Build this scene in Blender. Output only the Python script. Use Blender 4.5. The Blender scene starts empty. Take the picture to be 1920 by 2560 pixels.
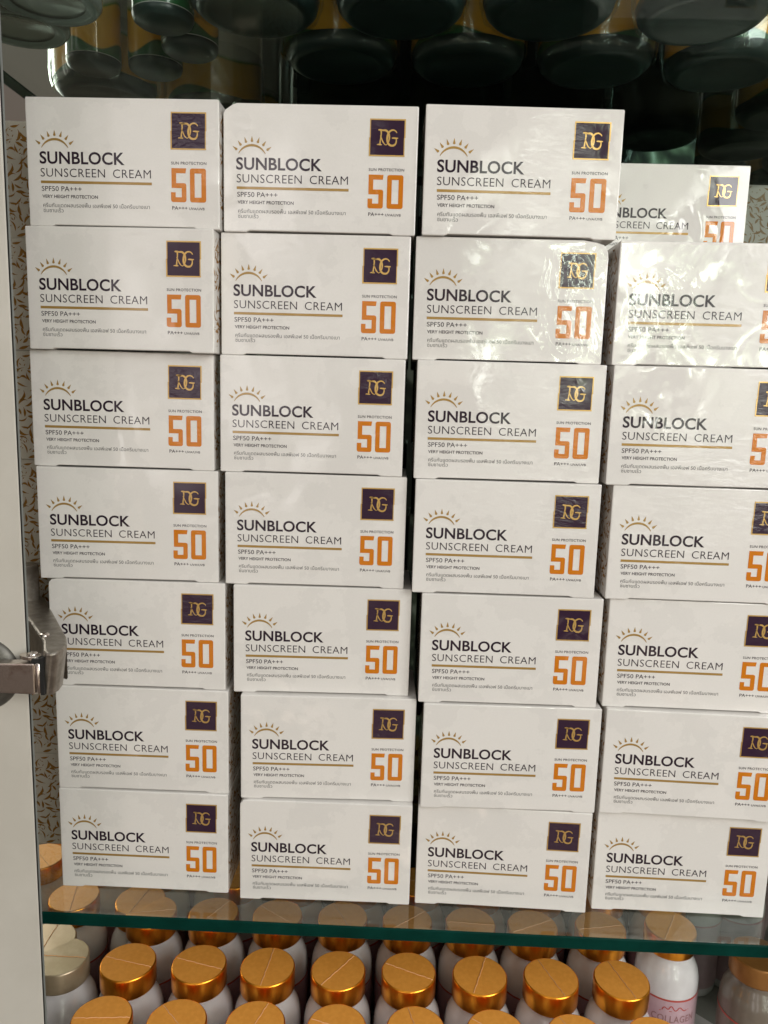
import bpy, bmesh, math, random
from mathutils import Vector, Matrix
S = bpy.context.scene
COL = S.collection
rnd = random.Random(7)

# ------------------------------------------------------------------ camera
pit, rol, yaw = math.radians(-9.2422), math.radians(1.6498), math.radians(-1.5205)
fwd = Vector((math.sin(yaw)*math.cos(pit), math.cos(yaw)*math.cos(pit), math.sin(pit)))
rgt = Vector((math.cos(yaw), -math.sin(yaw), 0)); up = rgt.cross(fwd)
r2 = rgt*math.cos(rol)+up*math.sin(rol); u2 = -rgt*math.sin(rol)+up*math.cos(rol)
cam = bpy.data.cameras.new('camera'); co = bpy.data.objects.new('camera', cam); COL.objects.link(co)
co.matrix_world = Matrix(((r2.x, u2.x, -fwd.x, .0544), (r2.y, u2.y, -fwd.y, -.5045), (r2.z, u2.z, -fwd.z, .36245), (0, 0, 0, 1)))
cam.sensor_fit = 'VERTICAL'; cam.sensor_height = 36; cam.lens = 36*1950/2560
cam.clip_start = .01; cam.clip_end = 60
S.camera = co
S.view_settings.view_transform = 'Standard'; S.view_settings.look = 'None'
S.view_settings.exposure = 0.0; S.view_settings.gamma = 1
S.cycles.max_bounces = 10; S.cycles.transparent_max_bounces = 16
S.cycles.caustics_reflective = True; S.cycles.caustics_refractive = False

# ------------------------------------------------------------------ node helpers
def mat(name):
    m = bpy.data.materials.new(name); m.use_nodes = True
    nt = m.node_tree; b = nt.nodes['Principled BSDF']
    return m, nt, b
def node(nt, t, **k):
    n = nt.nodes.new(t)
    for a, v in k.items():
        if a in n.inputs.keys(): n.inputs[a].default_value = v
        else: setattr(n, a, v)
    return n
def math_(nt, op, a, b=None, clamp=False):
    n = nt.nodes.new('ShaderNodeMath'); n.operation = op; n.use_clamp = clamp
    for i, v in enumerate((a, b)):
        if v is None: continue
        if isinstance(v, (int, float)): n.inputs[i].default_value = v
        else: nt.links.new(v, n.inputs[i])
    return n.outputs[0]
def ramp(nt, fac, stops, interp='LINEAR'):
    n = nt.nodes.new('ShaderNodeValToRGB'); cr = n.color_ramp; cr.interpolation = interp
    while len(cr.elements) < len(stops): cr.elements.new(.5)
    for e, (p, c) in zip(cr.elements, stops):
        e.position = p; e.color = (*c, 1) if len(c) == 3 else c
    nt.links.new(fac, n.inputs[0]); return n.outputs[0]

# ------------------------------------------------------------------ world: a dim shop with a bright tree-filled window behind the camera
w = bpy.data.worlds.new('World'); S.world = w; w.use_nodes = True
nt = w.node_tree; bg = nt.nodes['Background']
tc = node(nt, 'ShaderNodeTexCoord'); D = tc.outputs['Generated']
sep = node(nt, 'ShaderNodeSeparateXYZ'); nt.links.new(D, sep.inputs[0])
def lobe(d, a, b):
    v = Vector(d).normalized()
    n = nt.nodes.new('ShaderNodeVectorMath'); n.operation = 'DOT_PRODUCT'; n.inputs[1].default_value = v
    nt.links.new(D, n.inputs[0])
    mr = node(nt, 'ShaderNodeMapRange'); mr.interpolation_type = 'SMOOTHSTEP'
    mr.inputs[1].default_value = math.cos(math.radians(a)); mr.inputs[2].default_value = math.cos(math.radians(b))
    nt.links.new(n.outputs['Value'], mr.inputs[0]); return mr.outputs[0]
leaf = node(nt, 'ShaderNodeTexNoise', Scale=15.0, Detail=7.0, Roughness=.66, Distortion=.9); nt.links.new(D, leaf.inputs['Vector'])
lf = ramp(nt, leaf.outputs[0], [(.485, (.02, .02, .02)), (.53, (.12, .14, .10)), (.56, (.3, .33, .26)), (.585, (1, 1, .97)), (1, (1, 1, 1))])
big = node(nt, 'ShaderNodeTexNoise', Scale=2.6, Detail=3.0, Roughness=.5); nt.links.new(D, big.inputs['Vector'])
bgf = ramp(nt, big.outputs[0], [(.42, (.25, .25, .25)), (.6, (1, 1, 1))])
def mixmul(a, b):
    n = nt.nodes.new('ShaderNodeMix'); n.data_type = 'RGBA'; n.blend_type = 'MULTIPLY'; n.inputs[0].default_value = 1
    nt.links.new(a, n.inputs[6])
    if isinstance(b, tuple): n.inputs[7].default_value = b
    else: nt.links.new(b, n.inputs[7])
    return n.outputs[2]
def addc(a, b):
    n = nt.nodes.new('ShaderNodeMix'); n.data_type = 'RGBA'; n.blend_type = 'ADD'; n.inputs[0].default_value = 1
    nt.links.new(a, n.inputs[6]); nt.links.new(b, n.inputs[7]); return n.outputs[2]
base = ramp(nt, sep.outputs[2], [(.0, (.16, .125, .105)), (.25, (.18, .150, .13)), (.5, (.17, .165, .155)), (.62, (.3, .3, .3)), (.8, (1.1, 1.1, 1.1))])
trees = mixmul(mixmul(lf, lobe((.29, -.94, .10), 14, 10.5)), (19, 19.6, 18.6, 1))
trees2 = mixmul(mixmul(lf, bgf), (1, 1, 1, 1))
t2 = mixmul(mixmul(trees2, lobe((.05, -.93, -.33), 32, 16)), (3.2, 2.5, 2.1, 1))
pillar = node(nt, 'ShaderNodeMath'); pillar.operation = 'SINE'
sx = math_(nt, 'MULTIPLY', sep.outputs[0], 26.0); nt.links.new(sx, pillar.inputs[0])
pl = ramp(nt, pillar.outputs[0], [(.30, (.15, .15, .15)), (.42, (1, 1, 1))])
wall = mixmul(mixmul(pl, lobe((-.30, -.94, .12), 16, 13)), (3.2, 3.05, 3.0, 1))
tot = addc(addc(addc(base, trees), t2), wall)
nt.links.new(tot, bg.inputs[0]); bg.inputs[1].default_value = .75

# ------------------------------------------------------------------ lamps: the shop's window to the right, soft fill from the left
def area(name, loc, target, size, sizey, power, color):
    l = bpy.data.lights.new(name, 'AREA'); l.shape = 'RECTANGLE'; l.size = size; l.size_y = sizey; l.energy = power; l.color = color
    o = bpy.data.objects.new(name, l); COL.objects.link(o); o.location = loc
    o.rotation_euler = (Vector(target)-Vector(loc)).to_track_quat('-Z', 'Y').to_euler(); return o
area('window_light', (1.32, -1.35, .95), (.1, 0, .1), 1.0, 1.0, 26, (1.0, 1.0, .975))
area('fill_light', (-.9, -1.9, .5), (0, 0, .2), 1.2, 1.2, 1.0, (1.0, .78, .68))

# ------------------------------------------------------------------ materials
def add_coat(nt, b, weight=1.0, amt=1.0):
    """clear shrink-wrap: glossy coat with slack waves and fine creases, laid out in place on each box"""
    geo = node(nt, 'ShaderNodeNewGeometry'); P = geo.outputs['Position']
    mp = node(nt, 'ShaderNodeMapping'); mp.inputs['Scale'].default_value = (1, 1, 1); nt.links.new(P, mp.inputs[0])
    n1 = node(nt, 'ShaderNodeTexNoise', Scale=13.0, Detail=2.0, Roughness=.45, Distortion=.5); nt.links.new(mp.outputs[0], n1.inputs['Vector'])
    mp2 = node(nt, 'ShaderNodeMapping'); mp2.inputs['Scale'].default_value = (1, 1, 2.2); mp2.inputs['Rotation'].default_value = (0, .6, 0); nt.links.new(P, mp2.inputs[0])
    n2 = node(nt, 'ShaderNodeTexNoise', Scale=75.0, Detail=5.0, Roughness=.6, Distortion=1.2); nt.links.new(mp2.outputs[0], n2.inputs['Vector'])
    n3 = node(nt, 'ShaderNodeTexNoise', Scale=9.0, Detail=1.0); nt.links.new(P, n3.inputs['Vector'])
    msk = ramp(nt, n3.outputs[0], [(.44, (0, 0, 0)), (.62, (1, 1, 1))])
    h = math_(nt, 'ADD', math_(nt, 'MULTIPLY', n1.outputs[0], 1.5*amt), math_(nt, 'MULTIPLY', math_(nt, 'MULTIPLY', n2.outputs[0], msk), .42*amt))
    bp = node(nt, 'ShaderNodeBump', Strength=1.0, Distance=.0016); nt.links.new(h, bp.inputs['Height'])
    n4 = node(nt, 'ShaderNodeTexNoise', Scale=21.0, Detail=8.0, Roughness=.62); nt.links.new(P, n4.inputs['Vector'])
    rg = ramp(nt, n4.outputs[0], [(.47, (.02,)*3), (.485, (.085,)*3)])
    nt.links.new(rg, b.inputs['Coat Roughness']); nt.links.new(bp.outputs[0], b.inputs['Coat Normal'])
    b.inputs['Specular IOR Level'].default_value = .08; b.inputs['Coat Weight'].default_value = weight; b.inputs['Coat IOR'].default_value = 1.55
    return n4.outputs[0]

def wrapped(name, color, rough=.5, metal=0.0, blotch=.0, coat=1.0):
    m, nt, b = mat(name)
    f = add_coat(nt, b, coat)
    b.inputs['Roughness'].default_value = rough; b.inputs['Metallic'].default_value = metal
    if blotch:
        c = ramp(nt, f, [(.475, tuple(v*(1-blotch) for v in color)), (.485, color)])
        n = node(nt, 'ShaderNodeTexNoise', Scale=900.0, Detail=2.0)
        geo = node(nt, 'ShaderNodeNewGeometry'); nt.links.new(geo.outputs['Position'], n.inputs['Vector'])
        g = ramp(nt, n.outputs[0], [(.3, (.975,)*3), (.7, (1, 1, 1))])
        mx = nt.nodes.new('ShaderNodeMix'); mx.data_type = 'RGBA'; mx.blend_type = 'MULTIPLY'; mx.inputs[0].default_value = 1
        nt.links.new(c, mx.inputs[6]); nt.links.new(g, mx.inputs[7]); nt.links.new(mx.outputs[2], b.inputs['Base Color'])
    else: b.inputs['Base Color'].default_value = (*color, 1)
    return m
M = {}
M['card'] = wrapped('white_card', (.80, .77, .73), .55, blotch=.04)
M['ink'] = wrapped('purple_black_ink', (.022, .010, .022), .5)
M['ink2'] = wrapped('grey_ink', (.045, .035, .045), .5)
M['ink3'] = wrapped('pale_grey_ink', (.095, .09, .09), .5)
M['gold'] = wrapped('gold_ink', (.40, .245, .07), .42, .25)
M['brightgold'] = wrapped('gold_foil', (.62, .39, .12), .36, .6)
M['orange'] = wrapped('orange_ink', (.62, .185, .004), .5)
M['plum'] = wrapped('plum_ink', (.030, .010, .030), .5)
M['leaf'] = wrapped('brown_leaf_ink', (.38, .19, .045), .45, .1)
def simple(name, color, rough, metal=0, coat=0, **k):
    m, nt, b = mat(name); b.inputs['Base Color'].default_value = (*color, 1); b.inputs['Roughness'].default_value = rough
    b.inputs['Metallic'].default_value = metal; b.inputs['Coat Weight'].default_value = coat
    for a, v in k.items(): b.inputs[a.replace('_', ' ')].default_value = v
    return m
def speckled(name, c1, c2, scale, rough, metal=0, coat=0, lo=.4, hi=.65, bump=0.0):
    m, nt, b = mat(name)
    t = node(nt, 'ShaderNodeTexCoord'); n = node(nt, 'ShaderNodeTexNoise', Scale=scale, Detail=6.0, Roughness=.6); nt.links.new(t.outputs['Object'], n.inputs['Vector'])
    nt.links.new(ramp(nt, n.outputs[0], [(lo, c1), (hi, c2)]), b.inputs['Base Color'])
    b.inputs['Roughness'].default_value = rough; b.inputs['Metallic'].default_value = metal; b.inputs['Coat Weight'].default_value = coat
    if bump:
        bp = node(nt, 'ShaderNodeBump', Strength=1.0, Distance=bump); nt.links.new(n.outputs[0], bp.inputs['Height']); nt.links.new(bp.outputs[0], b.inputs['Normal'])
    return m
M['door'] = speckled('white_laminate', (.52, .49, .43), (.57, .54, .48), 14, .45, bump=.0002)
M['trim'] = simple('grey_trim', (.16, .17, .16), .4)
M['mirror'] = speckled('mirror_silver', (.90, .88, .82), (.94, .92, .86), 6, .015, 1.0)
M['dimmirror'] = speckled('dimmed_mirror', (.36, .38, .34), (.44, .46, .42), 6, .02, 1.0)  # right-hand mirror tinted darker to dim the reflection it shows
M['backmirror'] = speckled('dark_mirror', (.030, .045, .04), (.045, .065, .058), 6, .03, 1.0)
M['steel'] = speckled('worn_nickel', (.27, .245, .21), (.40, .365, .32), 160, .42, 1.0, bump=.00015)
M['steel2'] = speckled('bright_worn_nickel', (.46, .34, .28), (.66, .60, .55), 70, .22, 1.0, lo=.3, hi=.46, bump=.0001)
M['cup'] = speckled('dull_nickel_cup', (.13, .125, .11), (.20, .19, .17), 120, .5, .8)
M['black'] = simple('black_gap', (.01, .01, .01), .6)
M['floor'] = speckled('shelf_laminate', (.42, .40, .38), (.5, .48, .45), 20, .4)
M['edge'] = speckled('green_glass_edge', (.001, .026, .019), (.002, .040, .030), 30, .4); M['edge'].node_tree.nodes['Principled BSDF'].inputs['Specular IOR Level'].default_value = .05
def glass(name, tint, refl_lo, haze=.0, gz=.6):
    m = bpy.data.materials.new(name); m.use_nodes = True; nt = m.node_tree; nt.nodes.clear()
    out = node(nt, 'ShaderNodeOutputMaterial'); tr = node(nt, 'ShaderNodeBsdfTransparent'); tr.inputs[0].default_value = (*tint, 1)
    gl = node(nt, 'ShaderNodeBsdfGlossy'); gl.inputs['Roughness'].default_value = .02; gl.inputs['Color'].default_value = (.93, 1, .97, 1)
    g = node(nt, 'ShaderNodeNewGeometry'); dt = nt.nodes.new('ShaderNodeVectorMath'); dt.operation = 'DOT_PRODUCT'
    nt.links.new(g.outputs['Normal'], dt.inputs[0]); nt.links.new(g.outputs['Incoming'], dt.inputs[1])
    c1 = math_(nt, 'SUBTRACT', 1.0, math_(nt, 'ABSOLUTE', dt.outputs['Value']), True)
    f = math_(nt, 'ADD', math_(nt, 'MULTIPLY', math_(nt, 'POWER', c1, 5.0), gz), .04+refl_lo, True)
    mx = node(nt, 'ShaderNodeMixShader'); nt.links.new(f, mx.inputs[0]); nt.links.new(tr.outputs[0], mx.inputs[1]); nt.links.new(gl.outputs[0], mx.inputs[2])
    last = mx.outputs[0]
    if haze:
        df = node(nt, 'ShaderNodeBsdfDiffuse'); df.inputs[0].default_value = (.6, .62, .6, 1)
        n = node(nt, 'ShaderNodeTexNoise', Scale=30.0, Detail=6.0, Roughness=.7)
        t = node(nt, 'ShaderNodeTexCoord'); nt.links.new(t.outputs['Object'], n.inputs['Vector'])
        hz = math_(nt, 'MULTIPLY', n.outputs[0], haze*2)
        m2 = node(nt, 'ShaderNodeMixShader'); nt.links.new(hz, m2.inputs[0]); nt.links.new(last, m2.inputs[1]); nt.links.new(df.outputs[0], m2.inputs[2]); last = m2.outputs[0]
    nt.links.new(last, out.inputs[0]); return m
M['glass'] = glass('shelf_glass', (.93, .97, .94), .03, .025)
M['glass2'] = glass('upper_glass', (.90, .95, .92), -.02, .006, .18)
M['film'] = glass('clear_plastic', (.90, .92, .92), .03, .01)
M['cap'] = speckled('gold_orange_cap', (.88, .33, .030), (.95, .38, .04), 40, .28, 1.0)
M['captop'] = speckled('brushed_cap_top', (.88, .36, .055), (.95, .41, .07), 300, .5, .1)
M['palecap'] = speckled('champagne_cap', (.42, .33, .21), (.50, .40, .27), 60, .34, .6)
M['seam'] = simple('shrink_seam', (.86, .45, .20), .4, 0, .3)
M['pearl'] = speckled('pearl_white_plastic', (.70, .68, .68), (.78, .76, .76), 30, .25, coat=.6)
M['pink'] = speckled('pink_label', (.52, .34, .38), (.60, .42, .46), 25, .3, coat=.6)
M['red'] = simple('red_line', (.50, .08, .06), .35)
M['script'] = simple('rose_grey_ink', (.32, .17, .17), .4)
M['jar'] = speckled('dark_jar_plastic', (.008, .020, .018), (.014, .031, .028), 18, .34, coat=.12)
M['loosefilm'] = glass('loose_wrap', (.995, .995, .995), .0, .0, .9)
M['jarclear'] = simple('smoky_jar', (.16, .18, .16), .12, 0, .6)
M['ring'] = simple('pale_teal_ring', (.15, .19, .18), .4, 0, .2)
M['tag'] = simple('green_tag', (.03, .16, .05), .4, 0, .5)
M['navy'] = simple('navy_tag', (.01, .02, .08), .4, 0, .5)
def jar_label():
    m, nt, b = mat('jar_label_print')
    t = node(nt, 'ShaderNodeTexCoord'); s = node(nt, 'ShaderNodeSeparateXYZ'); nt.links.new(t.outputs['Object'], s.inputs[0])
    ang = math_(nt, 'ARCTAN2', s.outputs[1], s.outputs[0])
    wv = math_(nt, 'MULTIPLY', math_(nt, 'SINE', math_(nt, 'MULTIPLY', ang, 3.0)), .004)
    z = math_(nt, 'ADD', s.outputs[2], wv)
    zz = math_(nt, 'DIVIDE', z, .12)
    c = ramp(nt, zz, [(0, (.02, .12, .04)), (.10, (.02, .12, .04)), (.11, (.85, .42, .04)), (.33, (.85, .50, .07)), (.34, (.16, .30, .03)), (.365, (.7, .7, .66)), (1, (.64, .63, .6))])
    nt.links.new(c, b.inputs['Base Color']); b.inputs['Roughness'].default_value = .35; b.inputs['Coat Weight'].default_value = .8
    return m
M['jarlabel'] = jar_label()

# ------------------------------------------------------------------ mesh helpers
def link_mesh(name, bm, mats, parent=None, smooth=False):
    me = bpy.data.meshes.new(name); bm.normal_update(); bm.to_mesh(me); bm.free()
    for m in (mats if isinstance(mats, (list, tuple)) else [mats]): me.materials.append(m)
    if smooth:
        for p in me.polygons: p.use_smooth = True
    o = bpy.data.objects.new(name, me); COL.objects.link(o)
    if parent: o.parent = parent
    return o
def tag(o, label, cat=None, group=None, kind=None):
    if label: o['label'] = label
    if cat: o['category'] = cat
    if group: o['group'] = group
    if kind: o['kind'] = kind
    return o
def empty(name, loc=(0, 0, 0), rz=0):
    o = bpy.data.objects.new(name, None); COL.objects.link(o); o.location = loc; o.rotation_euler = (0, 0, rz)
    o.empty_display_size = .01; return o
def copy_tree(o):
    c = o.copy(); COL.objects.link(c)
    for ch in list(o.children):
        d = copy_tree(ch); d.parent = c; d.matrix_parent_inverse = ch.matrix_parent_inverse.copy()
    return c
def prism(bm, pts, z0, z1, mi_side=0, mi_cap=0):
    b = [bm.verts.new((x, y, z0)) for x, y in pts]; t = [bm.verts.new((x, y, z1)) for x, y in pts]; n = len(pts)
    for i in range(n):
        f = bm.faces.new((b[i], b[(i+1) % n], t[(i+1) % n], t[i])); f.material_index = mi_side
    f = bm.faces.new(t); f.material_index = mi_cap
    f = bm.faces.new(b[::-1]); f.material_index = mi_cap
def box(bm, x0, x1, y0, y1, z0, z1): prism(bm, [(x0, y0), (x1, y0), (x1, y1), (x0, y1)], z0, z1)
def bevel(bm, off, seg=2): bmesh.ops.bevel(bm, geom=list(bm.edges), offset=off, segments=seg, affect='EDGES', profile=.6)
def lathe(bm, prof, n=40, mi=0, cx=0, cy=0):
    rings = []
    for r, z in prof:
        if r < 1e-6: rings.append([bm.verts.new((cx, cy, z))])
        else: rings.append([bm.verts.new((cx+r*math.cos(2*math.pi*i/n), cy+r*math.sin(2*math.pi*i/n), z)) for i in range(n)])
    for a, b in zip(rings, rings[1:]):
        for i in range(n):
            j = (i+1) % n
            if len(a) == 1: f = bm.faces.new((a[0], b[j], b[i]))
            elif len(b) == 1: f = bm.faces.new((a[i], a[j], b[0]))
            else: f = bm.faces.new((a[i], a[j], b[j], b[i]))
            f.material_index = mi; f.smooth = True
# flat printing: polygons in the face plane (x, z) at depth y
def poly(bm, pts, y, mi=0):
    vs = [bm.verts.new((x, y, z)) for x, z in pts]; f = bm.faces.new(vs); f.material_index = mi
    if f.normal.length == 0: f.normal_update()
    if f.normal.y > 0: f.normal_flip()
def stroke(bm, pts, ws, y, mi=0):
    n = len(pts); L = []; R_ = []
    if not isinstance(ws, (list, tuple)): ws = [ws]*n
    for i, (x, z) in enumerate(pts):
        a = pts[max(0, i-1)]; b = pts[min(n-1, i+1)]; dx, dz = b[0]-a[0], b[1]-a[1]; l = math.hypot(dx, dz) or 1
        nx, nz = -dz/l*ws[i]/2, dx/l*ws[i]/2
        L.append(bm.verts.new((x+nx, y, z+nz))); R_.append(bm.verts.new((x-nx, y, z-nz)))
    for i in range(n-1):
        f = bm.faces.new((L[i], R_[i], R_[i+1], L[i+1])); f.material_index = mi; f.normal_update()
        if f.normal.y > 0: f.normal_flip()
def bez(p, n=10):
    out = []
    for k in range(0, len(p)-1, 3):
        a, b, c, d = p[k:k+4]
        for i in range(n+(k+3 >= len(p)-1)):
            t = i/n; q = 1-t
            out.append(tuple(q**3*a[j]+3*q*q*t*b[j]+3*q*t*t*c[j]+t**3*d[j] for j in (0, 1)))
    return out
def text(bm, s, x0, z0, width, cap, y, mi, offset=0.0, space=1.0, res=3, capref=None):
    cu = bpy.data.curves.new('t', 'FONT'); cu.body = s; cu.size = 1; cu.resolution_u = res; cu.offset = offset; cu.space_character = space
    o = bpy.data.objects.new('t', cu); COL.objects.link(o)
    dg = bpy.context.evaluated_depsgraph_get(); dg.update()
    me = bpy.data.meshes.new_from_object(o.evaluated_get(dg))
    bpy.data.objects.remove(o); bpy.data.curves.remove(cu)
    if len(me.vertices) == 0: return
    xs = [v.co.x for v in me.vertices]; xa, xb = min(xs), max(xs)
    zc = sorted(v.co.y for v in me.vertices); za, zb_ = (zc[0], zc[-1]) if cap else (0, 1)
    if cap and '/' in s: za, zb_ = 0-offset, .69+offset
    if cap and '+' in s: za, zb_ = 0-offset, .69+offset
    kx = width/(xb-xa); kz = cap/(zb_-za) if cap else kx
    if cap: offset = -za
    vs = [bm.verts.new((x0+(v.co.x-xa)*kx, y, z0+(v.co.y+offset)*kz)) for v in me.vertices]
    for p in me.polygons:
        try: f = bm.faces.new([vs[i] for i in p.vertices])
        except ValueError: continue
        f.material_index = mi; f.normal_update()
        if f.normal.y > 0: f.normal_flip()
    bpy.data.meshes.remove(me)

# ------------------------------------------------------------------ cabinet shell
MC = -.249; RC = .487; YB = .196
cab = empty('display_cabinet', (.12, .08, -.214))
tag(cab, 'glass-shelved display cabinet with mirrored angled side walls and an open white door', 'cabinet')
CO = Vector((-.12, -.08, .214))
def cpart(name, bm, m, parent=cab, smooth=False):
    if parent is cab: bmesh.ops.translate(bm, verts=bm.verts, vec=CO)
    return link_mesh(name, bm, m, parent, smooth)
def wall_panel(name, a, b, z0, z1, thick, m):
    a, b = Vector(a), Vector(b); d = (b-a).normalized(); n = Vector((d.y, -d.x))*thick
    bm = bmesh.new(); prism(bm, [tuple(a), tuple(b), tuple(b+n), tuple(a+n)], z0, z1); bmesh.ops.recalc_face_normals(bm, faces=bm.faces)
    return cpart(name, bm, m)
Z0, Z1 = -.196, .86
yl = -.026
wall_panel('mirror_panel', (YB+MC, YB), (yl+MC, yl), Z0, Z1, -.012, M['mirror'])
wall_panel('mirror_panel', (RC-yl, yl), (RC-YB, YB), Z0, Z1, -.012, M['dimmirror'])
wall_panel('back_panel', (RC-YB-.002, YB+.002), (YB+MC+.002, YB+.002), Z0, Z1, -.012, M['backmirror'])
for nm, z0, z1 in (('floor_panel', -.214, -.196), ('top_panel', .862, .88)):
    bm = bmesh.new(); prism(bm, [(yl+MC, -.10), (RC-yl, -.10), (RC-yl, yl), (RC-YB, YB), (YB+MC, YB), (yl+MC, yl)], z0, z1)
    cpart(nm, bm, M['floor'])

def glass_shelf(z1, label, gm='glass'):
    g = .0015; t = .0095; yf = -.029
    pts = [(yl+MC+.004, yf), (RC-yl-.004, yf), (RC-yl-.004, yl), (RC-YB-g, YB-g), (YB+MC+g, YB-g), (yl+MC+.004, yl)]
    bm = bmesh.new(); prism(bm, pts, z1-t, z1, 1, 0)
    es = [e for e in bm.edges if all(abs(v.co.y-yf) < 1e-6 for v in e.verts) and abs(e.verts[0].co.z-e.verts[1].co.z) < 1e-6]
    r = bmesh.ops.bevel(bm, geom=es, offset=.0009, segments=1, affect='EDGES')
    for f in r['faces']: f.material_index = 1
    o = link_mesh('glass_shelf', bm, [M[gm], M['edge']]); tag(o, label, 'shelf', 'glass shelves of the cabinet'); return o
glass_shelf(0.0, 'thick clear glass shelf with dark green front edge under the box stacks')
glass_shelf(.5895, 'upper clear glass shelf carrying the dark jars over the boxes', 'glass2')

# small shelf support on the mirror beside the left stack
bm = bmesh.new(); lathe(bm, [(0, 0), (.0035, 0), (.0045, .002), (.0045, .007), (.003, .010), (0, .010)], 20)
bmesh.ops.rotate(bm, verts=bm.verts, matrix=Matrix.Rotation(math.radians(90), 3, 'Y'))
bmesh.ops.rotate(bm, verts=bm.verts, matrix=Matrix.Rotation(math.radians(-45), 3, 'Z'))
bmesh.ops.translate(bm, verts=bm.verts, vec=(.030+MC+.0005, .030, .0055)); cpart('shelf_support', bm, M['edge'])

# door, opened wide, and its hinge
OF = Vector((.0107, -.0228, .0092))
p0 = Vector((-.1768, -.046))+OF.xy; dd = Vector((-1, -.12)).normalized(); nn = Vector((-.55, .83)).normalized()
bm = bmesh.new(); L = .42; T = .019
prism(bm, [tuple(p) for p in (p0, p0+dd*L, p0+dd*L+nn*T, p0+nn*T)], -.21, .84); bmesh.ops.recalc_face_normals(bm, faces=bm.faces); bevel(bm, .0012, 2)
door = cpart('door', bm, M['door'])
def on_door(name, bm, m):
    bmesh.ops.translate(bm, verts=bm.verts, vec=CO); return link_mesh(name, bm, m, door)
bm = bmesh.new(); q = [p0+Vector((.0001, .0012)), p0+Vector((.0011, .0014)), p0+nn*.015+Vector((.0011, 0)), p0+nn*.015+Vector((.0001, 0))]
prism(bm, [tuple(p) for p in q], -.205, .835); bmesh.ops.recalc_face_normals(bm, faces=bm.faces)
on_door('edge_strip', bm, M['trim'])
bm = bmesh.new(); lathe(bm, [(0, .0040), (.0185, .0034), (.0222, .0018), (.0232, 0), (.0232, -.002)], 56)
bmesh.ops.rotate(bm, verts=bm.verts, matrix=Matrix.Rotation(math.radians(90), 3, 'X'))
bmesh.ops.rotate(bm, verts=bm.verts, matrix=Matrix.Rotation(math.atan2(.12, 1), 3, 'Z'))
cpos = p0+dd*.0275; bmesh.ops.translate(bm, verts=bm.verts, vec=(cpos.x, cpos.y, .178+OF.z)); on_door('hinge_cup', bm, M['cup'])

hinge = None
def hpart(name, bm, m, smooth=False):
    global hinge
    bmesh.ops.recalc_face_normals(bm, faces=bm.faces)
    bmesh.ops.translate(bm, verts=bm.verts, vec=CO+OF)
    o = link_mesh(name, bm, m, hinge or cab, smooth)
    if hinge is None: hinge = o
    return o
def plan(pts, z0, z1, bev=.0010):
    bm = bmesh.new(); prism(bm, pts, z0, z1); bmesh.ops.recalc_face_normals(bm, faces=bm.faces)
    if bev: bevel(bm, bev, 3)
    return bm
# channel body fixed to the mirror wall: rounded nose at the front, narrowing downwards at the nose
bm = plan([(-.2310, .0470), (-.1700, -.0400), (-.1625, -.0560), (-.1590, -.0600), (-.1555, -.0602), (-.1530, -.0575), (-.1522, -.0520), (-.1535, -.0440), (-.1600, -.0300), (-.2180, .0620)], .1685, .1965, .0016)
for v in bm.verts:
    if v.co.z < .18 and v.co.y < -.03: v.co.x -= .0042; v.co.y += .002; v.co.z += .001
hpart('hinge', bm, M['steel'])
bm = plan([(-.2335, .036), (-.2175, .052), (-.2120, .046), (-.228, .030)], .160, .222, .001); hpart('mounting_plate', bm, M['steel'])
# link between channel and cup, with its rolled end
bm = bmesh.new(); fr = [(-.2300, -.0570, .1700), (-.1655, -.0610, .1712), (-.1655, -.0610, .1900), (-.2300, -.0570, .1862)]
bk = [(-.2300, -.0500, .1700), (-.1655, -.0530, .1712), (-.1655, -.0530, .1900), (-.2300, -.0500, .1862)]
vf = [bm.verts.new(p) for p in fr]; vb = [bm.verts.new(p) for p in bk]
bm.faces.new(vf); bm.faces.new(vb[::-1])
for i in range(4): bm.faces.new((vf[i], vb[i], vb[(i+1) % 4], vf[(i+1) % 4]))
bmesh.ops.recalc_face_normals(bm, faces=bm.faces); bevel(bm, .0009, 2); hpart('hinge_link', bm, M['steel2'])
bm = bmesh.new(); lathe(bm, [(0, .1716), (.0012, .1716), (.0019, .1722), (.0019, .1896), (.0012, .1902), (0, .1902)], 20, cx=-.1637, cy=-.0592); hpart('pivot_pin', bm, M['steel2'], True)
bm = plan([(-.1622, -.0610), (-.1602, -.0612), (-.1602, -.0540), (-.1622, -.0540)], .1712, .1935, 0); hpart('pivot_slot', bm, M['black'])
bm = plan([(-.1672, -.0605), (-.1600, -.0606), (-.1600, -.0560), (-.1672, -.0540)], .1902, .1926, 0); hpart('link_notch', bm, M['black'])
def oval(cx, cy, rx, ry, n=20, rot=0):
    return [(cx+rx*math.cos(t)*math.cos(rot)-ry*math.sin(t)*math.sin(rot), cy+rx*math.cos(t)*math.sin(rot)+ry*math.sin(t)*math.cos(rot)) for t in [2*math.pi*i/n for i in range(n)]]
bm = plan(oval(-.1700, -.0555, .0068, .0042, 24, -.25), .1912, .1934, .0004); hpart('link_ear', bm, M['steel2'])
for cx, cy, z, r in ((-.1690, -.0545, .1934, .0030), (-.1735, -.0300, .1965, .0030)):
    bm = bmesh.new(); lathe(bm, [(r, z-.0002), (r, z+.0005), (r*.75, z+.0011), (0, z+.0012)], 24, cx=cx, cy=cy); hpart('rivet', bm, M['steel2'], True)

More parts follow.
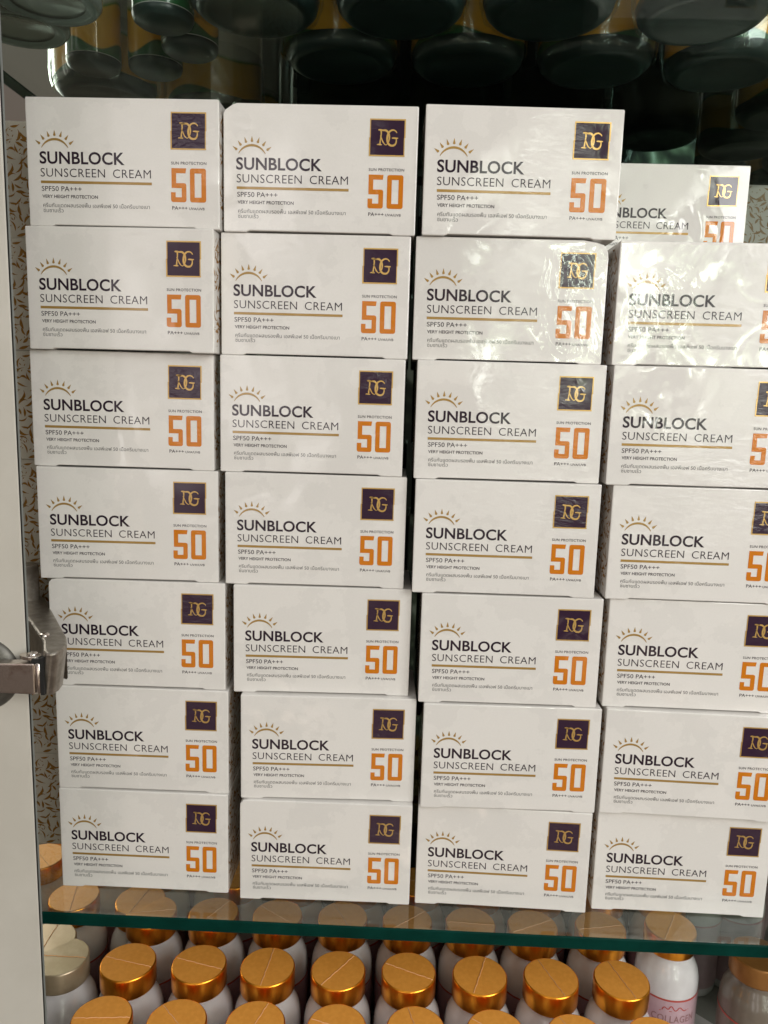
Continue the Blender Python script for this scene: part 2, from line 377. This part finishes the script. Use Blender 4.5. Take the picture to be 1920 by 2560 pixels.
# ------------------------------------------------------------------ sunscreen box
W, H, DP = .12, .07569, .0565
def carton_mesh(kind):
    notch = .0009; e = .0007
    def outline(ins):
        a = ins; r = .0009
        p = []
        def corner(cx, cz, a0, rr):
            for i in range(4):
                t = math.radians(a0+i*30); p.append((cx+rr*math.cos(t), cz+rr*math.sin(t)))
        ra = max(r-a*.5, .0003)
        corner(a+ra, a+ra, 180, ra)
        p.extend([(W*.115, a), (W*.135, a+notch), (W*.865, a+notch), (W*.885, a)])
        corner(W-a-ra, a+ra, 270, ra)
        if kind == 'round':
            p.extend([(W-a, H-.010), (W-a-.0008, H-.006), (W-a-.0032, H-a-.0026), (W-a-.008, H-a-.0012), (W-a-.016, H-a)])
        else: corner(W-a-ra, H-a-ra, 0, ra)
        if kind == 'crushed':
            p.extend([(.0085, H-a), (.0060, H-a-.0008), (.0016, H-.0040), (a, H-.0062)])
        elif kind == 'soft':
            p.extend([(.006, H-a), (.0022, H-a-.0007), (a+.0003, H-.0028), (a, H-.005)])
        else: corner(a+ra, H-a-ra, 90, ra)
        return p
    bm = bmesh.new()
    rings = [[bm.verts.new((x, y, z)) for x, z in outline(ins)] for ins, y in ((e, 0), (e*.3, e*.25), (0, e), (0, DP-e), (e, DP))]
    n = len(rings[0])
    bm.faces.new(rings[0])
    bm.faces.new(rings[-1][::-1])
    for a, b in zip(rings, rings[1:]):
        for i in range(n): bm.faces.new((a[i], b[i], b[(i+1) % n], a[(i+1) % n]))
    bmesh.ops.recalc_face_normals(bm, faces=bm.faces)
    return bm
def side_print(xp, mirror):
    """tapered brown leaf strokes over the side panel"""
    bm = bmesh.new(); R = random.Random(3)
    def add(cy, cz, l, wd, ang, cur):
        pts = []; n = 7
        for i in range(n):
            t = i/(n-1)-.5; a = ang+cur*t
            pts.append((cy+l*t*math.cos(ang)+cur*l*.25*(t*t*4-1)*-math.sin(ang), cz+l*t*math.sin(ang)+cur*l*.25*(t*t*4-1)*math.cos(ang)))
        Lf = []; Rt = []
        for i, (y, z) in enumerate(pts):
            a = pts[max(0, i-1)]; b = pts[min(n-1, i+1)]; dy, dz = b[0]-a[0], b[1]-a[1]; q = math.hypot(dy, dz) or 1
            t = i/(n-1); ww = wd*(.10+math.sin(math.pi*min(1, t*1.15))**.8 if t < .87 else .12)/2
            Lf.append((y-dz/q*ww, z+dy/q*ww)); Rt.append((y+dz/q*ww, z-dy/q*ww))
        for v in Lf+Rt:
            if not (.0004 < v[0] < DP-.0004 and .0008 < v[1] < H-.0008): return
        Lv = [bm.verts.new((xp, *v)) for v in Lf]; Rv = [bm.verts.new((xp, *v)) for v in Rt]
        for i in range(n-1): bm.faces.new((Lv[i], Rv[i], Rv[i+1], Lv[i+1]))
    cells = []
    for gy in range(11):
        for gz in range(14):
            cy = (gy+.5+R.uniform(-.33, .33))*DP/11; cz = (gz+.5+R.uniform(-.33, .33))*H/14
            add(cy, cz, R.uniform(.0045, .0095), R.uniform(.0009, .0020), R.choice((R.uniform(.8, 2.4), R.uniform(-.6, .9))), R.uniform(-1.1, 1.1))
    for i in range(130):
        add(R.uniform(.001, DP-.001), R.uniform(.001, H-.001), R.uniform(.0007, .003), .0006, R.uniform(0, 3.1), 0)
    return bm
def make_box():
    root = empty('sunscreen_box')
    link_mesh('carton', carton_mesh('plain'), M['card'], root)
    y1, y2 = -.00012, -.0002
    # sun emblem
    bm = bmesh.new(); cx, cz, r = .0178, .0418, .00947
    n = 22; pts = []; ws = []
    for i in range(n):
        a = math.radians(28+124*i/(n-1)); pts.append((cx+r*math.cos(a), cz+r*math.sin(a))); t = i/(n-1); ws.append(.0003+.0011*math.sin(math.pi*t)**.8)
    stroke(bm, pts, ws, y1)
    for k in range(7):
        a = math.radians(36+18*k); c, s = math.cos(a), math.sin(a); hw = .00085
        poly(bm, [(cx+.0117*c+hw*s, cz+.0117*s-hw*c), (cx+.0112*c, cz+.0112*s), (cx+.0117*c-hw*s, cz+.0117*s+hw*c), (cx+.0150*c, cz+.0150*s)], y1)
    link_mesh('sun_emblem', bm, M['gold'], root)
    # lettering
    bm = bmesh.new()
    text(bm, 'SUNBLOCK', .0080, .0368, .0532, .0074, y1, 0, offset=.021, space=1.02, res=4)
    text(bm, 'SUNSCREEN', .0083, .0293, .0405, .0050, y1, 1, offset=-.006, space=1.06)
    text(bm, 'CREAM', .0538, .0293, .0237, .0050, y1, 1, offset=-.006, space=1.06)
    text(bm, 'SPF50 PA+++', .0086, .0209, .0252, .0029, y1, 2, offset=.004)
    text(bm, 'VERY HEIGHT PROTECTION', .0089, .01675, .0350, .0020, y1, 2, offset=.014)
    text(bm, '\u0e04\u0e23\u0e35\u0e21\u0e01\u0e31\u0e19\u0e41\u0e14\u0e14\u0e1c\u0e2a\u0e21\u0e23\u0e2d\u0e07\u0e1e\u0e37\u0e49\u0e19 \u0e40\u0e2d\u0e2a\u0e1e\u0e35\u0e40\u0e2d\u0e1f 50 \u0e40\u0e19\u0e37\u0e49\u0e2d\u0e04\u0e23\u0e35\u0e21\u0e1a\u0e32\u0e07\u0e40\u0e1a\u0e32', .0092, .0114, .0672, None, y1, 3, offset=-.002)
    text(bm, '\u0e0b\u0e36\u0e21\u0e0b\u0e32\u0e1a\u0e40\u0e23\u0e47\u0e27', .0092, .0083, .0127, None, y1, 3, offset=-.002)
    text(bm, 'SUN PROTECTION', .0902, .0378, .0219, .0017, y1, 2, offset=.010, space=1.08)
    text(bm, 'PA+++', .0905, .0113, .0096, .0021, y1, 0, offset=.006)
    text(bm, 'UVA/UVB', .1011, .0113, .0097, .0015, y1, 0, offset=.004)
    link_mesh('lettering', bm, [M['ink'], M['ink'], M['ink2'], M['ink3']], root)
    bm = bmesh.new(); poly(bm, [(.0083, .0254), (.0780, .0254), (.0780, .0270), (.0083, .0270)], y1)
    link_mesh('gold_bar', bm, M['gold'], root)
    # big 50
    bm = bmesh.new(); st = .0029; zb, zt = .0158, .0357; x5, x0_ = .0899, .1018; w5, w0 = .0096, .0100; ch = .0012
    def ringpoly(x, zlo, w_, zhi): return [(x+ch, zlo), (x+w_-ch, zlo), (x+w_-ch*.3, zlo+ch*.3), (x+w_, zlo+ch), (x+w_, zhi-ch), (x+w_-ch*.3, zhi-ch*.3), (x+w_-ch, zhi), (x+ch, zhi), (x+ch*.3, zhi-ch*.3), (x, zhi-ch), (x, zlo+ch), (x+ch*.3, zlo+ch*.3)]
    out = ringpoly(x0_, zb, w0, zt)
    i0, i1, j0, j1 = x0_+st, x0_+w0-st, zb+st, zt-st
    inn = [(i0, j0), (i1, j0), (i1, j0), (i1, j0), (i1, j1), (i1, j1), (i1, j1), (i0, j1), (i0, j1), (i0, j1), (i0, j0), (i0, j0)]
    for i in range(12):
        k = (i+1) % 12; q = [out[i], out[k]]
        q += [inn[k]] if inn[k] == inn[i] else [inn[k], inn[i]]
        poly(bm, q, y1)
    zm = .0270
    five = [[(x5+.0004, zt-st), (x5+w5-.0004, zt-st), (x5+w5, zt), (x5+.0004, zt)],
            [(x5+.0004, zm-st), (x5+st+.0004, zm-st), (x5+st+.0004, zt-st), (x5+.0004, zt-st)],
            [(x5+st+.0004, zm-st), (x5+w5, zm-st), (x5+w5, zm-ch), (x5+w5-ch*.3, zm-ch*.3), (x5+w5-ch, zm), (x5+st+.0004, zm)],
            [(x5+w5-st, zb+st), (x5+w5, zb+st), (x5+w5, zm-st), (x5+w5-st, zm-st)],
            [(x5+ch, zb), (x5+w5-ch, zb), (x5+w5-ch*.3, zb+ch*.3), (x5+w5, zb+ch), (x5+w5, zb+st), (x5, zb+st), (x5, zb+ch), (x5+ch*.3, zb+ch*.3)],
            [(x5, zb+st), (x5+st, zb+st), (x5+st, zb+.0058), (x5, zb+.0058)]]
    for f in five: poly(bm, f, y1)
    link_mesh('spf_number', bm, M['orange'], root)
    # logo panel with frame and monogram
    lx0, lx1, lz0, lz1 = .0900, .1123, .0464, .0681
    bm = bmesh.new(); poly(bm, [(lx0+.0006, lz0+.0006), (lx1-.0006, lz0+.0006), (lx1-.0006, lz1-.0006), (lx0+.0006, lz1-.0006)], y1)
    lp = link_mesh('logo_panel', bm, M['plum'], root)
    bm = bmesh.new(); fw = .0008; zmid = (lz0+lz1)/2
    poly(bm, [(lx0, lz0), (lx1-.0002, lz0), (lx1-.0002, lz0+fw), (lx0, lz0+fw)], y2)
    poly(bm, [(lx0+.0004, lz1-fw), (lx1, lz1-fw), (lx1, lz1), (lx0+.0004, lz1)], y2)
    poly(bm, [(lx0, lz0+fw), (lx0+fw, lz0+fw), (lx0+fw, zmid), (lx0, zmid)], y2)
    poly(bm, [(lx0+.0004, zmid), (lx0+.0004+fw*.7, zmid), (lx0+.0004+fw*.7, lz1-fw), (lx0+.0004, lz1-fw)], y2)
    poly(bm, [(lx1-fw*.7-.0004, lz0+fw), (lx1-.0004, lz0+fw), (lx1-.0004, zmid), (lx1-fw*.7-.0004, zmid)], y2)
    poly(bm, [(lx1-fw, zmid), (lx1, zmid), (lx1, lz1-fw), (lx1-fw, lz1-fw)], y2)
    link_mesh('logo_frame', bm, M['brightgold'], lp)
    bm = bmesh.new(); mx, mz, mw, mh = .0953, .0527, .0120, .0092
    def mm(ps): return [(mx+a*mw, mz+b*mh) for a, b in ps]
    def sw(ps, ws, yy=y2):
        p = mm(bez(ps, 9)); n = len(p)
        www = [.88*ws[0]+.88*(ws[1]-ws[0])*math.sin(math.pi*i/(n-1)) for i in range(n)]
        stroke(bm, p, www, yy)
    sw([(.02, .97), (.2, .9), (.35, 1.0), (.44, .93), (.64, .78), (.66, .22), (.42, .02)], (.0004, .0013))    # bowl of the D
    sw([(.16, .95), (.2, .6), (.12, .4), (.12, .06)], (.0011, .0008))                                      # stem
    sw([(-.04, .04), (.05, .10), (.12, .02), (.22, .05)], (.0004, .0009))                                   # foot
    sw([(.12, .62), (.22, .45), (.24, .12), (.44, .02)], (.0004, .0008))                                    # inner sweep
    sw([(.02, .97), (.08, 1.02), (.2, .96), (.3, .96)], (.0006, .0009))
    sw([(.97, .80), (.9, 1.04), (.62, 1.06), (.52, .72), (.42, .34), (.52, -.04), (.78, .0), (.95, .04), (.97, .3), (.94, .46)], (.0006, .0014), y2-.00004)  # G
    sw([(.72, .47), (.82, .50), (.92, .44), (1.04, .48)], (.0006, .0011), y2-.00006)
    link_mesh('monogram', bm, M['brightgold'], lp)
    for xp in (W+.00012, -.00012): link_mesh('side_print', side_print(xp, xp < 0), M['leaf'], root)
    return root
G = 'sunscreen boxes stacked in the cabinet'
proto = make_box()
variants = {k: carton_mesh(k) for k in ('crushed', 'round', 'soft')}
vmesh = {}
for k, b in variants.items():
    me = bpy.data.meshes.new('carton'); b.to_mesh(me); b.free(); me.materials.append(M['card']); vmesh[k] = me
PL = '''A1 -.1862 -.0002 -.58;A2 -.1892 -.001 -1.9;A3 -.1921 .004 .44;A4 -.1895 .0006 1.87;A5 -.1849 .0014 .85;A6 -.1826 .0004 .53;A7 -.1827 -.0003 -.04
B1 -.0648 .0036 .17;B2 -.0671 .0055 -.42;B3 -.068 .0048 -.24;B4 -.0646 .0033 .74;B5 -.0588 .0014 1.9;B6 -.053 -.0033 1.95;B7 -.0532 -.0053 .59
C1 .0594 -.0008 1.58;C2 .0561 .0029 .37;C3 .0595 -.0004 .72;C4 .061 -.002 .06;C5 .0678 -.0036 .81;C6 .0718 -.0056 .93;C7 .0708 -.0016 -1.14
D2 .182 .001 -.98;D3 .1831 -.002 .02;D4 .1884 -.0012 -.66;D5 .1925 .0011 -.86;D6 .1952 -.0026 -1.8;D7 .1959 .0009 -.66
E1 .1825 .1146 .04'''
cname = {'A': 'leftmost stack', 'B': 'second stack from the left', 'C': 'third stack from the left', 'D': 'rightmost front stack'}
ordn = {1: 'topmost box', 2: 'second box from the top', 3: 'third box from the top', 4: 'fourth box from the top', 5: 'third box from the bottom', 6: 'second box from the bottom', 7: 'bottom box'}
LB = {}
for c in 'ABCD':
    for i in range(1, 8): LB[c+str(i)] = 'white sunscreen box, %s of the %s' % (ordn[i], cname[c])
LB['B1'] = 'white sunscreen box with crushed top left corner, topmost of the second stack from the left'
LB['A5'] = 'white sunscreen box partly hidden by the metal hinge in the leftmost stack'
LB['C2'] = 'white sunscreen box with a rounded top right corner, second from top of the third stack'
LB['D2'] = 'white sunscreen box on top of the rightmost front stack, its right end cut off'
LB['D3'] = 'white sunscreen box just below the top one of the rightmost front stack'
LB['D4'] = 'white sunscreen box, third from the top of the rightmost front stack'
LB['D5'] = 'white sunscreen box at mid-height, third from the bottom of the rightmost front stack'
LB['E1'] = 'shadowed white sunscreen box standing alone behind the top of the rightmost front stack'
first = True; boxes = {}
for it in PL.replace('\n', ';').split(';'):
    n, x, y, a = it.split(); x, y, a = float(x), float(y), math.radians(float(a))
    o = proto if first else copy_tree(proto); first = False
    lv = 7-int(n[1]) if n != 'E1' else 6
    o.location = (x, y, lv*(H+.0001)+.00002); o.rotation_euler = (0, 0, a)
    tag(o, LB[n], 'box', G); boxes[n] = o
    v = {'B1': 'crushed', 'C2': 'round', 'A5': 'soft', 'C7': 'plain', 'B7': 'soft'}.get(n, 'plain')
    if v != 'plain':
        for ch in o.children:
            if ch.name.startswith('carton'): ch.data = vmesh[v]
for lv in range(6):      # boxes that carry the one behind
    o = copy_tree(proto); o.location = (.1825+rnd.uniform(-.001, .001), .1146+rnd.uniform(-.001, .001), lv*(H+.0001)+.00002)
    tag(o, 'white sunscreen box of the hidden back stack, %s the shadowed top box' % ('sixth below', 'fifth below', 'fourth below', 'third below', 'second below', 'directly under')[lv], 'box', G)

# ------------------------------------------------------------------ bottles with orange caps
def make_bottle(capm, topm):
    root = empty('supplement_bottle')      # origin at bottle base; cap top at z = HB
    HB = .1225
    bm = bmesh.new()
    lathe(bm, [(0, 0), (.023, 0), (.0250, .002), (.0255, .006), (.0255, .078), (.0252, .084), (.0238, .091), (.0212, .0965), (.0190, .1000), (.0184, .1030), (.0184, .107), (0, .107)], 48)
    link_mesh('body', bm, M['pearl'], root, True)
    bm = bmesh.new(); lathe(bm, [(.02575, .010), (.02575, .0742)], 48); link_mesh('label', bm, M['pink'], root, True)
    bm = bmesh.new(); lathe(bm, [(.02582, .0732), (.02595, .0740), (.02582, .0748)], 48); link_mesh('label_line', bm, M['red'], root, True)
    # curved lettering on the label
    bm = bmesh.new()
    text(bm, 'COLLAGEN', 0, .0545, .036, .0062, 0, 0, offset=.01, space=1.1)
    sq = bez([(.008, .0625), (.010, .070), (.012, .060), (.014, .066), (.016, .070), (.017, .060), (.020, .064), (.023, .070), (.024, .060), (.028, .0635)], 8)
    stroke(bm, sq, .0008, 0, 1); stroke(bm, [(.006, .0615), (.015, .0622), (.030, .0635)], .0005, 0, 1)
    for v in bm.verts:
        if v.co.z > .0609: v.co.z += .0025
        a = -math.pi/2+(v.co.x-.018)/.0258; v.co.x = .02592*math.cos(a); v.co.y = .02592*math.sin(a)
    link_mesh('lettering', bm, [M['script'], M['red']], root)
    bm = bmesh.new(); z0 = HB-.0165
    lathe(bm, [(.0196, z0), (.0204, z0), (.0206, z0+.001), (.0206, HB-.0012), (.0202, HB-.0003), (.0196, HB)], 56)
    lathe(bm, [(.0196, HB), (.0120, HB-.0001), (0, HB-.0001)], 56, 1)
    c = link_mesh('cap', bm, [capm, topm], root, True)
    bm = bmesh.new(); n = 24; R = random.Random(5); up_ = []; dn = []; mid = []
    for i in range(n+1):
        x = -.0203+.0406*i/n; j = R.uniform(-.0003, .0003)
        z = HB+.0001 if abs(x) < .0195 else HB-.0008
        up_.append(bm.verts.new((x, j+.00034, z))); mid.append(bm.verts.new((x, j, z+.0003))); dn.append(bm.verts.new((x, j-.00034, z)))
    for i in range(n):
        bm.faces.new((dn[i], dn[i+1], mid[i+1], mid[i])); bm.faces.new((mid[i], mid[i+1], up_[i+1], up_[i]))
    link_mesh('film_seam', bm, M['seam'], c)
    return root, HB
FL = -.1955
bp, HB = make_bottle(M['cap'], M['captop']); pale, _ = make_bottle(M['palecap'], M['palecap'])
rowdef = [('front row', -.036, [-.1425, -.0905, -.0365, .0195, .074, .129, .184, .239], .05),
          ('second row', .0175, [-.1430, -.0895, -.0375, .0160, .0690, .1225, .1760, .2290], .0),
          ('third row', .0745, [-.1440, -.0925, -.0395, .0145, .0680, .1200, .1710, .2270, .2860], -.02),
          ('back row', .129, [-.085, -.031, .023, .077, .131, .185, .239, .293], 0)]
nth = ['first', 'second', 'third', 'fourth', 'fifth', 'sixth', 'seventh', 'eighth', 'ninth']
used = False
seam_ang = {('front row', 0): 5, ('second row', 0): -12, ('second row', 1): -14, ('second row', 2): 85, ('second row', 3): 55, ('second row', 4): -22, ('second row', 5): 72, ('second row', 6): -68, ('second row', 7): -72}
for rn, y, xs, tilt in rowdef:
    for i, x in enumerate(xs):
        if rn == 'third row' and i == 8:
            y_ = .086
        else: y_ = y + .0012*i*(.6 if rn != 'back row' else 0) + rnd.uniform(-.001, .001)
        o = bp if not used else copy_tree(bp); used = True
        o.location = (x, y_, FL); o.rotation_euler = (0, 0, 0)
        sa = seam_ang.get((rn, i), rnd.uniform(-80, 80))
        for ch in o.children:
            if ch.name.startswith('cap'): ch.rotation_euler = (0, 0, math.radians(sa))
        if rn == 'third row' and i == 8: lab = 'white collagen bottle with orange cap and visible pink label, rightmost of the third row'
        else: lab = 'white bottle with orange cap, %s from the left in the %s under the shelf' % (nth[i], rn)
        tag(o, lab, 'bottle', 'orange-capped bottles under the glass shelf')
M['dimtop'] = speckled('reflection_dimmed_cap', (.30, .13, .03), (.36, .16, .04), 60, .4, .5); M['dimplastic'] = speckled('reflection_dimmed_plastic', (.16, .13, .10), (.20, .165, .125), 30, .3, coat=.5)  # cap and body colours darkened to stand for a dim mirror reflection
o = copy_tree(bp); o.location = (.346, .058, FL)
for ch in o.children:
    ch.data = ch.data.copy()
    if ch.name.startswith('cap'): ch.data.materials[0] = M['dimtop']; ch.data.materials[1] = M['dimtop']
    elif ch.name.startswith(('body', 'label')) and 'line' not in ch.name: ch.data.materials[0] = M['dimplastic']
tag(o, 'darkened bottle with a darkened cap, like a dim mirror reflection, under the shelf at the far right edge', 'bottle', 'orange-capped bottles under the glass shelf')
for k, (x, y, d) in enumerate(((-.1955, .019, 'nearest the door'), (-.1720, .116, 'farther back beside the mirror'))):
    o = pale if k == 0 else copy_tree(pale); o.location = (x, y, FL)
    if k == 1: o.location = (-.098, .1285+.001, FL); continue_ = True
    if k == 1:
        for ch in list(o.children):
            for g in list(ch.children): bpy.data.objects.remove(g)
            bpy.data.objects.remove(ch)
        bpy.data.objects.remove(o); break
    tag(o, 'white bottle with pale beige cap under the shelf, nearest the door', 'bottle', 'orange-capped bottles under the glass shelf')

# ------------------------------------------------------------------ jars on the upper glass shelf
def make_jar():
    root = empty('supplement_jar'); R_ = .0405; h = .15
    bm = bmesh.new()
    lathe(bm, [(0, .0022), (.026, .0022), (.029, .0004), (.032, 0), (.0355, .0012), (.0390, .0045), (R_, .010), (R_, h-.03), (.036, h-.018), (.030, h-.012), (.030, h-.004), (0, h-.004)], 64)
    link_mesh('body', bm, M['jar'], root, True)
    bm = bmesh.new(); lathe(bm, [(R_+.0003, .0095), (R_+.0003, h-.034)], 64); link_mesh('label', bm, M['jarlabel'], root, True)
    bm = bmesh.new(); lathe(bm, [(.0325, h-.014), (.0345, h-.013), (.0345, h+.006), (.033, h+.0075), (0, h+.0075)], 48); link_mesh('lid', bm, M['jar'], root, True)
    # crumpled clear shrink film hugging the base
    bm = bmesh.new(); R2 = random.Random(11); n = 72; rings = []
    for k, (r, z) in enumerate(((.0405, .003), (.0425, .009), (.0432, .018), (.0425, .030), (.0415, .05))):
        rings.append([bm.verts.new(((r+R2.uniform(-.0005, .0009)*(1 if k else .3)+.0006*math.sin(i*.7+k))*math.cos(2*math.pi*i/n), (r+R2.uniform(-.0005, .0009))*math.sin(2*math.pi*i/n), z+R2.uniform(-.0006, .0006))) for i in range(n)])
    for a, b in zip(rings, rings[1:]):
        for i in range(n): bm.faces.new((a[i], a[(i+1) % n], b[(i+1) % n], b[i]))
    link_mesh('shrink_film', bm, M['film'], root, True)
    bm = bmesh.new()
    pts = []
    for a0, z0, a1, z1 in ((-.35, .070, .35, .082),):
        n = 8
        lo = [bm.verts.new(((R_+.0007)*math.sin(a0+(a1-a0)*i/n), -(R_+.0007)*math.cos(a0+(a1-a0)*i/n), z0)) for i in range(n+1)]
        hi = [bm.verts.new(((R_+.0007)*math.sin(a0+(a1-a0)*i/n), -(R_+.0007)*math.cos(a0+(a1-a0)*i/n), z1)) for i in range(n+1)]
        for i in range(n): bm.faces.new((lo[i], lo[i+1], hi[i+1], hi[i]))
    link_mesh('green_tag', bm, M['tag'], root, True)
    return root
jp = make_jar(); ZJ = .5896
jars = [('front row', .0270, [-.0500, .0415, .1335, .2290]), ('back row', .1080, [-.0030, .0890, .1810, .2730])]
used = False
for rn, y, xs in jars:
    for i, x in enumerate(xs):
        o = jp if not used else copy_tree(jp); used = True
        o.location = (x, y+rnd.uniform(-.002, .002), ZJ); o.rotation_euler = (0, 0, rnd.uniform(-.5, .5)+i*.9)
        tag(o, 'dark jar with orange and green label, %s from left in the upper %s' % (nth[i], rn), 'jar', 'dark jars on the upper glass shelf')
# smoky clear jar at the left end
sj = empty('clear_jar', (-.178, -.012+.030, ZJ))
bm = bmesh.new(); lathe(bm, [(0, .003), (.022, .003), (.026, .001), (.030, 0), (.0325, .003), (.0330, .008), (.0330, .09), (.028, .10), (.026, .11), (0, .11)], 56)
link_mesh('body', bm, M['jarclear'], sj, True)
bm = bmesh.new(); lathe(bm, [(.0225, .0016), (.025, -.00005), (.0290, -.00005), (.0305, .0014)], 56); link_mesh('base_ring', bm, M['ring'], sj, True)
bm = bmesh.new(); lathe(bm, [(.027, .108), (.029, .109), (.029, .128), (.027, .130), (0, .130)], 48); link_mesh('lid', bm, M['pearl'], sj, True)
tag(sj, 'smoky grey jar with a pale ring under its base beside the left mirror', 'jar')

# slim white-labelled bottles between the dark jars and the left mirror
def slim():
    root = empty('white_bottle'); r = .0195
    bm = bmesh.new(); lathe(bm, [(0, -.0001), (.0165, -.0001), (.0188, .0015), (.0198, .0045), (.0196, .0056)], 48); link_mesh('shade_base', bm, M['jar'], root, True)  # dark colour stands in for shade under the white bottle
    bm = bmesh.new(); lathe(bm, [(0, .005), (r-.0004, .005), (r, .0052), (r, .088), (.0165, .098), (.0140, .102), (.0140, .106), (0, .106)], 48); link_mesh('body', bm, M['pearl'], root, True)
    bm = bmesh.new(); lathe(bm, [(r+.0003, .006), (r+.0003, .086)], 48); link_mesh('label', bm, M['jarlabel'], root, True)
    for a0 in (-2.7, .5):
        bm = bmesh.new(); n = 8; rr = r+.0006
        lo = [bm.verts.new((rr*math.cos(a0+.9*i/n), rr*math.sin(a0+.9*i/n), .060)) for i in range(n+1)]
        hi = [bm.verts.new((rr*math.cos(a0+.9*i/n), rr*math.sin(a0+.9*i/n), .068)) for i in range(n+1)]
        for i in range(n): bm.faces.new((lo[i], lo[i+1], hi[i+1], hi[i]))
        link_mesh('green_tag', bm, M['tag'], root, True)
    bm = bmesh.new(); lathe(bm, [(.0150, .103), (.0158, .104), (.0158, .121), (.0150, .122), (0, .122)], 40); link_mesh('lid', bm, M['jar'], root, True)
    return root
w1 = slim(); w1.location = (-.1130, .0430, ZJ)
tag(w1, 'slim white bottle with a yellow label base on the upper shelf, the nearer of two', 'bottle', 'white bottles on the upper shelf')
w2 = copy_tree(w1); w2.location = (-.1080, .0880, ZJ); w2.rotation_euler = (0, 0, 1.1)
tag(w2, 'slim white bottle with a yellow label base on the upper shelf, the farther of two', 'bottle', 'white bottles on the upper shelf')

# slack, crinkled shrink film standing off two of the boxes
from mathutils import noise
def loose_film(box_, cx, cz, rx, rz, amp, seed, freq=70):
    x0, x1, z0, z1 = .0010, W-.0010, .0012, H-.0018
    bm = bmesh.new(); nx, nz = 130, 84; vs = []
    for i in range(nx+1):
        row = []
        for k in range(nz+1):
            u, v = i/nx, k/nz; x = x0+(x1-x0)*u; z = z0+(z1-z0)*v
            e = min(u, 1-u, v, 1-v)*5; e = min(1, e)*math.exp(-(((x-cx+.006*noise.noise(Vector((z*60, x*40, seed))))/rx)**4+((z-cz)/rz)**4))
            p = Vector((x*freq, z*freq*.7+x*freq*.5, seed))
            h = 1-abs(noise.noise(p))*2.2 + .45*(1-abs(noise.noise(p*2.6))*2) + .15*noise.noise(p*6)
            row.append(bm.verts.new((x, -.00032-amp*e*max(0, h), z)))
        vs.append(row)
    for i in range(nx):
        for k in range(nz): bm.faces.new((vs[i][k], vs[i+1][k], vs[i+1][k+1], vs[i][k+1]))
    link_mesh('loose_film', bm, M['loosefilm'], box_, True)
loose_film(boxes['C2'], .101, .036, .019, .034, .0009, 3.1, 52)
loose_film(boxes['D2'], .024, .040, .022, .016, .00045, 8.4, 42)
